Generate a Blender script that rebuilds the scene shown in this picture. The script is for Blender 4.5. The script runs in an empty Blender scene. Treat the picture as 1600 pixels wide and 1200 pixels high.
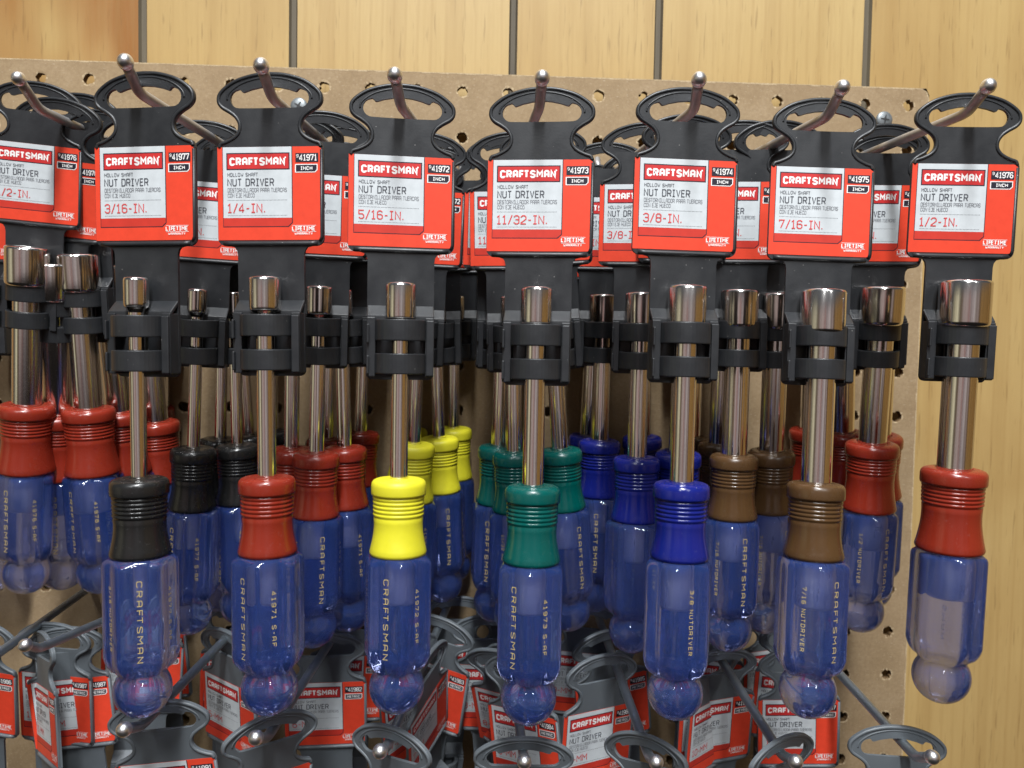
import bpy, bmesh, math, random
from mathutils import Vector, Matrix, Euler
from mathutils.geometry import tessellate_polygon

S = 0.001            # everything below is written in millimetres
PI = math.pi
scene = bpy.context.scene
COL = scene.collection
rnd = random.Random(41)

# ------------------------------------------------------------------ camera
cam_data = bpy.data.cameras.new('camera')
cam = bpy.data.objects.new('camera', cam_data)
COL.objects.link(cam)
cam_data.sensor_width = 36.0
cam_data.lens = 1290.0 / 1600.0 * 36.0
cam_data.clip_start = 0.01
cam_data.clip_end = 50.0
_yaw, _pit, _rol = (math.radians(a) for a in (2.70, 2.665, 1.007))
_r = Vector((math.cos(_yaw), -math.sin(_yaw), 0)); _f = Vector((math.sin(_yaw), math.cos(_yaw), 0)); _u = Vector((0, 0, 1))
_f2 = _f * math.cos(_pit) - _u * math.sin(_pit); _u2 = _u * math.cos(_pit) + _f * math.sin(_pit)
_r3 = _r * math.cos(_rol) + _u2 * math.sin(_rol); _u3 = _u2 * math.cos(_rol) - _r * math.sin(_rol)
_m = Matrix((_r3, _u3, -_f2)).transposed().to_4x4()
_m.translation = Vector((-67.9, -466.9, -140.7)) * S
cam.matrix_world = _m
cam_data.dof.use_dof = True
cam_data.dof.focus_distance = 0.318
cam_data.dof.aperture_fstop = 21.0
scene.camera = cam

# ------------------------------------------------------------------ surroundings (a dim shop aisle) and lamps
world = bpy.data.worlds.new('World'); scene.world = world
world.use_nodes = True
wn, wl = world.node_tree.nodes, world.node_tree.links
wn.clear()
w_out = wn.new('ShaderNodeOutputWorld'); w_bg = wn.new('ShaderNodeBackground')
w_tc = wn.new('ShaderNodeTexCoord'); w_sep = wn.new('ShaderNodeSeparateXYZ')
wl.new(w_tc.outputs['Generated'], w_sep.inputs[0])
def wmath(op, a, b=None):
    n = wn.new('ShaderNodeMath'); n.operation = op
    for i, v in enumerate((a, b)):
        if v is None: continue
        if isinstance(v, (int, float)): n.inputs[i].default_value = v
        else: wl.new(v, n.inputs[i])
    return n.outputs[0]
w_az = wmath('ARCTAN2', w_sep.outputs['X'], wmath('MULTIPLY', w_sep.outputs['Y'], -1.0))   # 0 = straight out from the wall
w_t = wmath('ADD', wmath('DIVIDE', w_az, 2 * PI), 0.5)
w_ramp = wn.new('ShaderNodeValToRGB'); wl.new(w_t, w_ramp.inputs[0])
def ramp_set(ramp, stops, interp='LINEAR'):
    cr = ramp.color_ramp; cr.interpolation = interp
    while len(cr.elements) > 1: cr.elements.remove(cr.elements[0])
    for i, (p, c) in enumerate(stops):
        e = cr.elements[0] if i == 0 else cr.elements.new(p)
        e.position = p; e.color = (*c, 1.0) if len(c) == 3 else c
D = lambda deg: deg / 360.0 + 0.5
ramp_set(w_ramp, [(D(-170), (.12, .11, .10)), (D(-80), (.12, .11, .10)), (D(-74), (.75, .68, .45)), (D(-54), (1.0, .92, .66)),
    (D(-50), (.20, .15, .10)), (D(-40), (.24, .17, .12)), (D(-36), (.62, .50, .47)), (D(-14), (.58, .44, .42)), (D(-11), (.40, .12, .10)), (D(-7), (.60, .48, .47)),
    (D(6), (.50, .42, .43)), (D(14), (.80, .72, .70)), (D(18), (.40, .30, .27)), (D(28), (.50, .40, .38)), (D(34), (.20, .12, .06)), (D(42), (.42, .24, .08)), (D(95), (.40, .22, .07)),
    (D(112), (.10, .07, .04)), (D(170), (.05, .045, .04))])
w_noise = wn.new('ShaderNodeTexNoise'); w_noise.noise_dimensions = '1D'
wl.new(wmath('MULTIPLY', w_az, 9.0), w_noise.inputs['W']); w_noise.inputs['Scale'].default_value = 1.0; w_noise.inputs['Detail'].default_value = 4.0
w_str = wn.new('ShaderNodeMapRange'); wl.new(w_noise.outputs[0], w_str.inputs[0])
w_str.inputs[1].default_value = .35; w_str.inputs[2].default_value = .65; w_str.inputs[3].default_value = .9; w_str.inputs[4].default_value = 2.3; w_str.clamp = False
w_mul = wn.new('ShaderNodeMix'); w_mul.data_type = 'RGBA'; w_mul.blend_type = 'MULTIPLY'; w_mul.inputs[0].default_value = 1.0
wl.new(w_ramp.outputs[0], w_mul.inputs[6]); wl.new(w_str.outputs[0], w_mul.inputs[7])
w_el = wn.new('ShaderNodeMapRange'); wl.new(w_sep.outputs['Z'], w_el.inputs[0]); w_el.interpolation_type = 'SMOOTHSTEP'
w_el.inputs[1].default_value = .14; w_el.inputs[2].default_value = .34
w_up = wn.new('ShaderNodeMix'); w_up.data_type = 'RGBA'; wl.new(w_el.outputs[0], w_up.inputs[0]); wl.new(w_mul.outputs[2], w_up.inputs[6]); w_up.inputs[7].default_value = (.22, .24, .27, 1)
w_dn = wn.new('ShaderNodeMapRange'); wl.new(w_sep.outputs['Z'], w_dn.inputs[0]); w_dn.interpolation_type = 'SMOOTHSTEP'
w_dn.inputs[1].default_value = -.16; w_dn.inputs[2].default_value = -.36
w_fl = wn.new('ShaderNodeMix'); w_fl.data_type = 'RGBA'; wl.new(w_dn.outputs[0], w_fl.inputs[0]); wl.new(w_up.outputs[2], w_fl.inputs[6]); w_fl.inputs[7].default_value = (.03, .026, .024, 1)
wl.new(w_fl.outputs[2], w_bg.inputs['Color']); w_bg.inputs['Strength'].default_value = 0.32
wl.new(w_bg.outputs[0], w_out.inputs['Surface'])

def fluorescent(name, loc, size_x, size_y, watts, target, color=(.965, .985, 1.0)):
    l = bpy.data.lights.new(name, 'AREA'); l.shape = 'RECTANGLE'; l.size = size_x; l.size_y = size_y
    l.energy = watts; l.color = color
    o = bpy.data.objects.new(name, l); COL.objects.link(o); o.location = loc
    o.rotation_euler = (Vector(target) - Vector(loc)).to_track_quat('-Z', 'Y').to_euler()
    return o
fluorescent('ceiling_tube', (-0.05, -1.08, 1.42), 0.15, 1.2, 61.0, (-0.05, -0.12, 0.0))
fluorescent('ceiling_tube', (-0.95, -3.0, 2.1), 0.13, 1.2, 27.0, (-0.1, 0.0, -0.1))
fluorescent('ceiling_tube', (1.0, -3.3, 2.1), 0.13, 1.2, 23.0, (0.0, 0.0, -0.1))

vs = scene.view_settings
vs.view_transform = 'Standard'; vs.look = 'None'; vs.exposure = 0.10; vs.gamma = 1.0; vs.use_curve_mapping = False
scene.render.engine = 'CYCLES'
cy = scene.cycles
cy.use_denoising = True
cy.max_bounces = 14; cy.transmission_bounces = 12; cy.glossy_bounces = 6; cy.diffuse_bounces = 4; cy.transparent_max_bounces = 16
cy.sample_clamp_indirect = 6.0
cy.blur_glossy = 0.3

# ------------------------------------------------------------------ mesh helper
class MB:
    def __init__(s): s.v = []; s.f = []; s.m = []; s.sm = []
    def add(s, verts, faces, mat=0, smooth=False):
        o = len(s.v); s.v.extend(tuple(p) for p in verts)
        for f in faces: s.f.append(tuple(i + o for i in f)); s.m.append(mat); s.sm.append(smooth)
    def box(s, x0, x1, y0, y1, z0, z1, mat=0):
        V = [(x0,y0,z0),(x1,y0,z0),(x1,y1,z0),(x0,y1,z0),(x0,y0,z1),(x1,y0,z1),(x1,y1,z1),(x0,y1,z1)]
        s.add(V, [(0,3,2,1),(4,5,6,7),(0,1,5,4),(1,2,6,5),(2,3,7,6),(3,0,4,7)], mat)
    def lathe(s, prof, n=40, cx=0, cy=0, mat=0, smooth=True, mats=None):
        V = []; k = len(prof)
        for (r, z) in prof:
            for i in range(n):
                a = 2*PI*i/n; V.append((cx + r*math.sin(a), cy - r*math.cos(a), z))
        o = len(s.v); s.v.extend(V)
        for j in range(k-1):
            for i in range(n):
                a, b = j*n+i, j*n+(i+1) % n
                s.f.append((o+a, o+a+n, o+b+n, o+b)); s.m.append(mats[j] if mats else mat); s.sm.append(smooth)
    def cap(s, ring, mat=0, flip=False):
        r = list(ring); s.f.append(tuple(r[::-1] if flip else r)); s.m.append(mat); s.sm.append(False)
    def tube(s, pts, rad, n=12, mat=0, caps=True):
        pts = [Vector(p) for p in pts]
        rads = rad if isinstance(rad, (list, tuple)) else [rad]*len(pts)
        o = len(s.v); up = Vector((0.13, 0.21, 1)).normalized()
        for i, p in enumerate(pts):
            t = (pts[min(i+1, len(pts)-1)] - pts[max(i-1, 0)]).normalized()
            a = t.cross(up)
            if a.length < 1e-3: a = t.cross(Vector((1, 0, 0)))
            a.normalize(); b = t.cross(a)
            for k in range(n):
                an = 2*PI*k/n; s.v.append(tuple(p + (a*math.cos(an) + b*math.sin(an))*rads[i]))
        for i in range(len(pts)-1):
            for k in range(n):
                a0 = o+i*n+k; b0 = o+i*n+(k+1) % n
                s.f.append((a0, b0, b0+n, a0+n)); s.m.append(mat); s.sm.append(True)
        if caps:
            s.f.append(tuple(o+k for k in range(n))[::-1]); s.m.append(mat); s.sm.append(False)
            e = o+(len(pts)-1)*n
            s.f.append(tuple(e+k for k in range(n))); s.m.append(mat); s.sm.append(False)
    def plate(s, outer, holes, y0, y1, mat=0):
        """flat plate in the x-z plane, front at y0, back at y1"""
        loops = [outer] + holes
        tris = tessellate_polygon([[Vector((x, z, 0)) for x, z in lp] for lp in loops])
        flat = [p for lp in loops for p in lp]; n = len(flat)
        V = [(x, y0, z) for x, z in flat] + [(x, y1, z) for x, z in flat]
        F = []
        for t in tris:
            a, b, c = (Vector(flat[i]) for i in t)
            if (b-a).cross(c-a) < 0: t = (t[0], t[2], t[1])
            F.append((t[0], t[1], t[2])); F.append((t[0]+n, t[2]+n, t[1]+n))
        o = 0
        for lp in loops:
            k = len(lp)
            for i in range(k):
                a, b = o+i, o+(i+1) % k
                F.append((a, a+n, b+n, b))
            o += k
        s.add(V, F, mat)
    def mesh(s, name, mats, origin=(0, 0, 0), fix_normals=True, bevel=0.0, attr=None):
        me = bpy.data.meshes.new(name)
        ox, oy, oz = origin
        me.from_pydata([((x-ox)*S, (y-oy)*S, (z-oz)*S) for x, y, z in s.v], [], s.f)
        for m in mats: me.materials.append(m)
        me.polygons.foreach_set('material_index', s.m)
        me.polygons.foreach_set('use_smooth', s.sm)
        if fix_normals or bevel:
            bm = bmesh.new(); bm.from_mesh(me)
            if fix_normals: bmesh.ops.recalc_face_normals(bm, faces=bm.faces)
            if bevel:
                es = [e for e in bm.edges if len(e.link_faces) == 2 and e.calc_face_angle(0) > math.radians(50)]
                try: bmesh.ops.bevel(bm, geom=es, offset=bevel*S, segments=2, profile=.6, affect='EDGES', clamp_overlap=True)
                except Exception: pass
            bm.to_mesh(me); bm.free()
        me.update()
        return me

def link(name, me, parent=None, loc=None, rot=None):
    o = bpy.data.objects.new(name, me); COL.objects.link(o)
    if parent is not None: o.parent = parent
    if loc is not None: o.location = loc
    if rot is not None: o.rotation_euler = rot
    return o
def tag(o, label, cat, group=None):
    o['label'] = label; o['category'] = cat
    if group: o['group'] = group
    return o

# ------------------------------------------------------------------ materials
def new_mat(name):
    m = bpy.data.materials.new(name); m.use_nodes = True
    nt = m.node_tree; b = nt.nodes['Principled BSDF']
    return m, nt.nodes, nt.links, b
def set_in(b, **k):
    for n, v in k.items():
        n = n.replace('_', ' ')
        if isinstance(v, tuple) and len(v) == 3: v = (*v, 1.0)
        b.inputs[n].default_value = v
def noise(N, L, scale, detail=4, rough=.55, coord='Object', stretch=None, dist=0):
    tc = N.new('ShaderNodeTexCoord'); src = tc.outputs[coord]
    if stretch:
        mp = N.new('ShaderNodeMapping'); mp.inputs['Scale'].default_value = stretch; L.new(src, mp.inputs[0]); src = mp.outputs[0]
    n = N.new('ShaderNodeTexNoise'); n.inputs['Scale'].default_value = scale; n.inputs['Detail'].default_value = detail
    n.inputs['Roughness'].default_value = rough; n.inputs['Distortion'].default_value = dist
    L.new(src, n.inputs['Vector'])
    return n.outputs[0]
def ramp(N, L, src, stops, interp='LINEAR'):
    r = N.new('ShaderNodeValToRGB'); ramp_set(r, stops, interp); L.new(src, r.inputs[0]); return r.outputs[0]
def mixc(N, L, fac, a, b, mode='MIX'):
    n = N.new('ShaderNodeMix'); n.data_type = 'RGBA'; n.blend_type = mode
    for i, v in ((0, fac), (6, a), (7, b)):
        if isinstance(v, (int, float)): n.inputs[i].default_value = v
        elif isinstance(v, tuple): n.inputs[i].default_value = (*v, 1.0) if len(v) == 3 else v
        else: L.new(v, n.inputs[i])
    return n.outputs[2]
def bump(N, L, b, h, strength, dist):
    n = N.new('ShaderNodeBump'); n.inputs['Strength'].default_value = strength; n.inputs['Distance'].default_value = dist
    L.new(h, n.inputs['Height']); L.new(n.outputs[0], b.inputs['Normal'])
def mapr(N, L, src, a, b_, c, d):
    n = N.new('ShaderNodeMapRange'); L.new(src, n.inputs[0])
    for i, v in enumerate((a, b_, c, d)): n.inputs[i+1].default_value = v
    return n.outputs[0]

def plastic(name, col, rough, dust):
    m, N, L, b = new_mat(name)
    v = N.new('ShaderNodeTexVoronoi'); v.inputs['Scale'].default_value = 420.0
    tc = N.new('ShaderNodeTexCoord'); oi = N.new('ShaderNodeObjectInfo')
    ad = N.new('ShaderNodeVectorMath'); ad.operation = 'ADD'; L.new(tc.outputs['Object'], ad.inputs[0]); L.new(oi.outputs['Random'], ad.inputs[1]); L.new(ad.outputs[0], v.inputs['Vector'])
    wn_ = N.new('ShaderNodeTexWhiteNoise'); L.new(v.outputs['Color'], wn_.inputs['Vector'])
    near = mapr(N, L, v.outputs['Distance'], .04, .10, 1, 0)
    pick = mapr(N, L, wn_.outputs[0], .86, .88, 0, 1)
    mu = N.new('ShaderNodeMath'); mu.operation = 'MULTIPLY'; L.new(near, mu.inputs[0]); L.new(pick, mu.inputs[1])
    film = noise(N, L, 55, 5, .65)
    base = mixc(N, L, mapr(N, L, film, .38, .72, 0, 1), col, tuple(c*1.0 + dust*.5 for c in col))
    base = mixc(N, L, mu.outputs[0], base, (.24, .235, .225))
    L.new(base, b.inputs['Base Color'])
    L.new(mapr(N, L, film, .3, .7, rough-.05, rough+.13), b.inputs['Roughness'])
    scuff = noise(N, L, 700, 3, .7, stretch=(1, 1, .15))
    base = mixc(N, L, mapr(N, L, scuff, .66, .80, 0, .5), base, tuple(c + .035 for c in col))
    L.new(base, b.inputs['Base Color'])
    bump(N, L, b, noise(N, L, 1500, 2, .5), .12, .0002)
    b.inputs['Specular IOR Level'].default_value = .45
    return m
M_BLACK = plastic('black_plastic', (.0175, .019, .0215), .36, .02)
M_GREY = plastic('grey_plastic', (.098, .112, .124), .42, .02)

def paper(name, col, rough=.42):
    m, N, L, b = new_mat(name)
    n = noise(N, L, 260, 3, .6)
    L.new(mixc(N, L, mapr(N, L, n, .3, .7, 0, 1), tuple(c*.94 for c in col), tuple(min(1, c*1.05) for c in col)), b.inputs['Base Color'])
    set_in(b, Roughness=rough); b.inputs['Specular IOR Level'].default_value = .35
    return m
M_RED = paper('label_red', (.74, .060, .027))
M_RED2 = paper('label_deep_red', (.56, .040, .026))
M_BANNER = paper('banner_red', (.55, .030, .030))
M_WHITE = paper('label_white', (.57, .605, .625))
M_NAVY = paper('label_dark', (.020, .018, .030))
M_INK = paper('ink_grey', (.085, .09, .105))
M_INKL = paper('ink_light', (.22, .23, .25))
M_PINK = paper('ink_red', (.62, .075, .075))
M_GREYL = paper('metric_grey', (.10, .10, .11))
M_PAPERW = paper('print_white', (.86, .84, .82))

def chrome_mat(name, col, rough, streak):
    m, N, L, b = new_mat(name)
    set_in(b, Metallic=1.0)
    n = noise(N, L, 90, 6, .7, stretch=(1, 1, .12))
    sp = noise(N, L, 900, 3, .6)
    L.new(mixc(N, L, mapr(N, L, n, .42, .75, 0, streak), col, tuple(c*.45 for c in col)), b.inputs['Base Color'])
    L.new(mapr(N, L, n, .35, .75, rough, rough+.14), b.inputs['Roughness'])
    bump(N, L, b, sp, .05, .0002)
    return m
M_CHROME = chrome_mat('nickel_plate', (.80, .77, .74), .12, .35)
M_BORE = chrome_mat('steel_tube_end', (.62, .57, .60), .26, .5); M_BORE.node_tree.nodes['Principled BSDF'].inputs['Metallic'].default_value = .7
M_HOOK = chrome_mat('hook_steel', (.50, .49, .49), .40, .5)
for q_ in (M_HOOK,): q_.node_tree.nodes['Principled BSDF'].inputs['Metallic'].default_value = .72
M_HOOKG = chrome_mat('hook_steel_cool', (.42, .47, .51), .42, .4)
M_BALL = chrome_mat('ball_steel', (.78, .78, .79), .34, .2)

def gloss(name, col, rough=.15):
    m, N, L, b = new_mat(name)
    n = noise(N, L, 70, 4, .6)
    L.new(mixc(N, L, mapr(N, L, n, .3, .7, 0, 1), tuple(c*.9 for c in col), tuple(c*1.06 for c in col)), b.inputs['Base Color'])
    base = b.inputs['Base Color'].links[0].from_socket
    dust = noise(N, L, 520, 4, .75)
    base = mixc(N, L, mapr(N, L, dust, .60, .78, 0, .30), base, tuple(min(1, c*.75 + .10) for c in col))
    L.new(base, b.inputs['Base Color'])
    sm = noise(N, L, 40, 5, .7)
    L.new(mapr(N, L, sm, .35, .68, rough-.06, rough+.22), b.inputs['Roughness'])
    bump(N, L, b, noise(N, L, 330, 4, .6), .06, .0004)
    b.inputs['Specular IOR Level'].default_value = .5
    return m
COLLAR = {'black': gloss('collar_black', (.012, .012, .012)), 'red': gloss('collar_red', (.22, .021, .010)), 'yellow': gloss('collar_yellow', (.68, .63, .025), .34),
          'green': gloss('collar_green', (.0, .078, .068)), 'blue': gloss('collar_blue', (.007, .013, .16)), 'brown': gloss('collar_brown', (.078, .040, .016))}

m, N, L, b = new_mat('clear_blue_acetate')
out = N['Material Output']
gl = N.new('ShaderNodeBsdfGlass'); gl.inputs['IOR'].default_value = 1.47; gl.inputs['Roughness'].default_value = .02; gl.inputs['Color'].default_value = (.95, .97, 1.0, 1)
tr_ = N.new('ShaderNodeBsdfTranslucent'); tr_.inputs['Color'].default_value = (.115, .275, 1.0, 1)
df_ = N.new('ShaderNodeBsdfDiffuse'); df_.inputs['Color'].default_value = (.115, .275, 1.0, 1)
m2 = N.new('ShaderNodeMixShader'); m2.inputs[0].default_value = .35; L.new(tr_.outputs[0], m2.inputs[1]); L.new(df_.outputs[0], m2.inputs[2])
ms = N.new('ShaderNodeMixShader'); ms.inputs[0].default_value = .20
tp = N.new('ShaderNodeBsdfTransparent'); tp.inputs['Color'].default_value = (.86, .90, 1, 1)
m3 = N.new('ShaderNodeMixShader'); m3.inputs[0].default_value = .22; L.new(gl.outputs[0], m3.inputs[1]); L.new(tp.outputs[0], m3.inputs[2])
L.new(m3.outputs[0], ms.inputs[1]); L.new(m2.outputs[0], ms.inputs[2]); gs = N.new('ShaderNodeBsdfGlossy'); gs.inputs['Roughness'].default_value = .06
lw = N.new('ShaderNodeFresnel'); lw.inputs['IOR'].default_value = 1.35
m4 = N.new('ShaderNodeMixShader'); L.new(lw.outputs[0], m4.inputs[0]); L.new(ms.outputs[0], m4.inputs[1]); L.new(gs.outputs[0], m4.inputs[2]); L.new(m4.outputs[0], out.inputs['Surface'])
bn = N.new('ShaderNodeBump'); bn.inputs['Strength'].default_value = .14; bn.inputs['Distance'].default_value = .0005
L.new(noise(N, L, 150, 3, .5), bn.inputs['Height']); L.new(bn.outputs[0], gl.inputs['Normal']); L.new(bn.outputs[0], gs.inputs['Normal'])
va = N.new('ShaderNodeVolumeAbsorption'); va.inputs['Color'].default_value = (.42, .50, 1.0, 1); va.inputs['Density'].default_value = 19.0
vsn = N.new('ShaderNodeVolumeScatter'); vsn.inputs['Color'].default_value = (.16, .36, 1.0, 1); vsn.inputs['Density'].default_value = 3.0
av = N.new('ShaderNodeAddShader'); L.new(va.outputs[0], av.inputs[0]); L.new(vsn.outputs[0], av.inputs[1]); L.new(av.outputs[0], out.inputs['Volume'])
M_CLEAR = m
m, N, L, b = new_mat('gold_stamp'); set_in(b, Base_Color=(.86, .66, .24), Metallic=.45, Roughness=.35); M_GOLD = m

# wall: honey oak panelling
m, N, L, b = new_mat('oak_panelling')
at_ = N.new('ShaderNodeAttribute'); at_.attribute_name = 'plank'
tc = N.new('ShaderNodeTexCoord')
ad = N.new('ShaderNodeVectorMath'); ad.operation = 'ADD'
sc_ = N.new('ShaderNodeVectorMath'); sc_.operation = 'SCALE'; sc_.inputs['Scale'].default_value = 7.3
cmb = N.new('ShaderNodeCombineXYZ'); L.new(at_.outputs['Fac'], cmb.inputs[0]); L.new(at_.outputs['Fac'], cmb.inputs[2]); L.new(cmb.outputs[0], sc_.inputs[0])
L.new(tc.outputs['Object'], ad.inputs[0]); L.new(sc_.outputs[0], ad.inputs[1])
def wood_noise(scale, stretch, detail=5, rough=.6, dist=0):
    mp = N.new('ShaderNodeMapping'); mp.inputs['Scale'].default_value = stretch; L.new(ad.outputs[0], mp.inputs[0])
    n = N.new('ShaderNodeTexNoise'); n.inputs['Scale'].default_value = scale; n.inputs['Detail'].default_value = detail; n.inputs['Roughness'].default_value = rough; n.inputs['Distortion'].default_value = dist
    L.new(mp.outputs[0], n.inputs['Vector']); return n.outputs[0]
big = wood_noise(9.0, (1, 1, .55), 4, .5, .6)
mp = N.new('ShaderNodeMapping'); mp.inputs['Scale'].default_value = (1, 1, .10); L.new(ad.outputs[0], mp.inputs[0])
wv = N.new('ShaderNodeTexWave'); wv.wave_type = 'RINGS'; wv.rings_direction = 'Y'; wv.inputs['Scale'].default_value = 9.0; wv.inputs['Distortion'].default_value = 7.0; wv.inputs['Detail'].default_value = 3.0; wv.inputs['Detail Scale'].default_value = 1.2
L.new(mp.outputs[0], wv.inputs['Vector'])
mp2 = N.new('ShaderNodeMapping'); mp2.inputs['Scale'].default_value = (1, 1, .07); L.new(ad.outputs[0], mp2.inputs[0])
wv2 = N.new('ShaderNodeTexWave'); wv2.bands_direction = 'X'; wv2.inputs['Scale'].default_value = 42.0; wv2.inputs['Distortion'].default_value = 11.0; wv2.inputs['Detail'].default_value = 2.5; wv2.inputs['Detail Scale'].default_value = .30; wv2.inputs['Detail Roughness'].default_value = .55
L.new(mp2.outputs[0], wv2.inputs['Vector'])
linemask = wood_noise(7.0, (1, 1, .4), 3)
fine = wood_noise(520, (1, 1, .06), 4, .7)
pore = wood_noise(620, (1, 1, .075), 2, .5)
c0 = ramp(N, L, big, [(.28, (.375, .245, .092)), (.5, (.455, .318, .130)), (.72, (.515, .378, .170))])
pv = N.new('ShaderNodeTexWhiteNoise'); pv.noise_dimensions = '1D'; L.new(at_.outputs['Fac'], pv.inputs['W'])
c0 = mixc(N, L, mapr(N, L, pv.outputs[0], 0, 1, 0, .5), c0, (.385, .238, .078))
blot = wood_noise(11.0, (1, 1, .45), 3)
bl_m = N.new('ShaderNodeMath'); bl_m.operation = 'MULTIPLY'; L.new(mapr(N, L, blot, .40, .58, 0, 1), bl_m.inputs[0])
at2 = N.new('ShaderNodeAttribute'); at2.attribute_name = 'stain'; L.new(at2.outputs['Fac'], bl_m.inputs[1])
c1 = mixc(N, L, bl_m.outputs[0], c0, (.27, .115, .028))
c2 = mixc(N, L, mapr(N, L, wv.outputs['Fac'], .80, 1.0, 0, .18), c1, (.26, .145, .042))
lm = N.new('ShaderNodeMath'); lm.operation = 'MULTIPLY'; L.new(mapr(N, L, wv2.outputs['Fac'], .80, 1.0, 0, .24), lm.inputs[0]); L.new(mapr(N, L, linemask, .36, .62, .15, 1), lm.inputs[1])
c2 = mixc(N, L, lm.outputs[0], c2, (.27, .15, .045))
c3 = mixc(N, L, mapr(N, L, fine, .38, .72, .0, .20), c2, (.31, .19, .062))
c4 = mixc(N, L, mapr(N, L, pore, .62, .73, 0, .34), c3, (.15, .08, .027))
L.new(c4, b.inputs['Base Color'])
L.new(mapr(N, L, fine, .3, .7, .36, .52), b.inputs['Roughness']); b.inputs['Specular IOR Level'].default_value = .35
bump(N, L, b, fine, .15, .0004)
M_OAK = m
m, N, L, b = new_mat('groove_paint')
L.new(ramp(N, L, noise(N, L, 120, 4, .6, stretch=(1, 1, .1)), [(.3, (.075, .060, .040)), (.7, (.13, .105, .065))]), b.inputs['Base Color']); set_in(b, Roughness=.7); M_GROOVE = m

# pegboard
m, N, L, b = new_mat('hardboard')
f1 = noise(N, L, 500, 5, .7); f2 = noise(N, L, 60, 5, .6); f3 = noise(N, L, 1500, 2, .5, stretch=(.35, 1, 1)); f4 = noise(N, L, 12, 3, .5)
c = ramp(N, L, f2, [(.3, (.285, .200, .110)), (.55, (.34, .245, .140)), (.75, (.38, .28, .168))])
c = mixc(N, L, mapr(N, L, f1, .35, .68, 0, .5), c, (.205, .135, .074))
c = mixc(N, L, mapr(N, L, f3, .62, .74, 0, .55), c, (.52, .43, .31))
c = mixc(N, L, mapr(N, L, f4, .5, .7, 0, .25), c, (.30, .21, .125))
L.new(c, b.inputs['Base Color']); set_in(b, Roughness=.75); b.inputs['Specular IOR Level'].default_value = .25
bump(N, L, b, f1, .35, .0004)
M_BOARD = m
m, N, L, b = new_mat('torn_fibre')
L.new(ramp(N, L, noise(N, L, 900, 4, .7), [(.3, (.34, .24, .13)), (.7, (.56, .44, .28))]), b.inputs['Base Color']); set_in(b, Roughness=.9); bump(N, L, b, noise(N, L, 1200, 3, .6), .6, .0006); M_TORN = m
m, N, L, b = new_mat('hole_wall'); L.new(ramp(N, L, noise(N, L, 900, 4, .7), [(.3, (.10, .055, .02)), (.7, (.20, .12, .05))]), b.inputs['Base Color']); set_in(b, Roughness=.9); M_HOLE = m
m, N, L, b = new_mat('zinc_screw'); set_in(b, Metallic=.55, Roughness=.42); L.new(ramp(N, L, noise(N, L, 500, 4, .6), [(.3, (.17, .19, .20)), (.7, (.27, .29, .30))]), b.inputs['Base Color']); M_SCREW = m
m, N, L, b = new_mat('screw_recess_shade'); set_in(b, Base_Color=(.02, .02, .02), Roughness=.6); M_RECESS_SHADE = m

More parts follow.
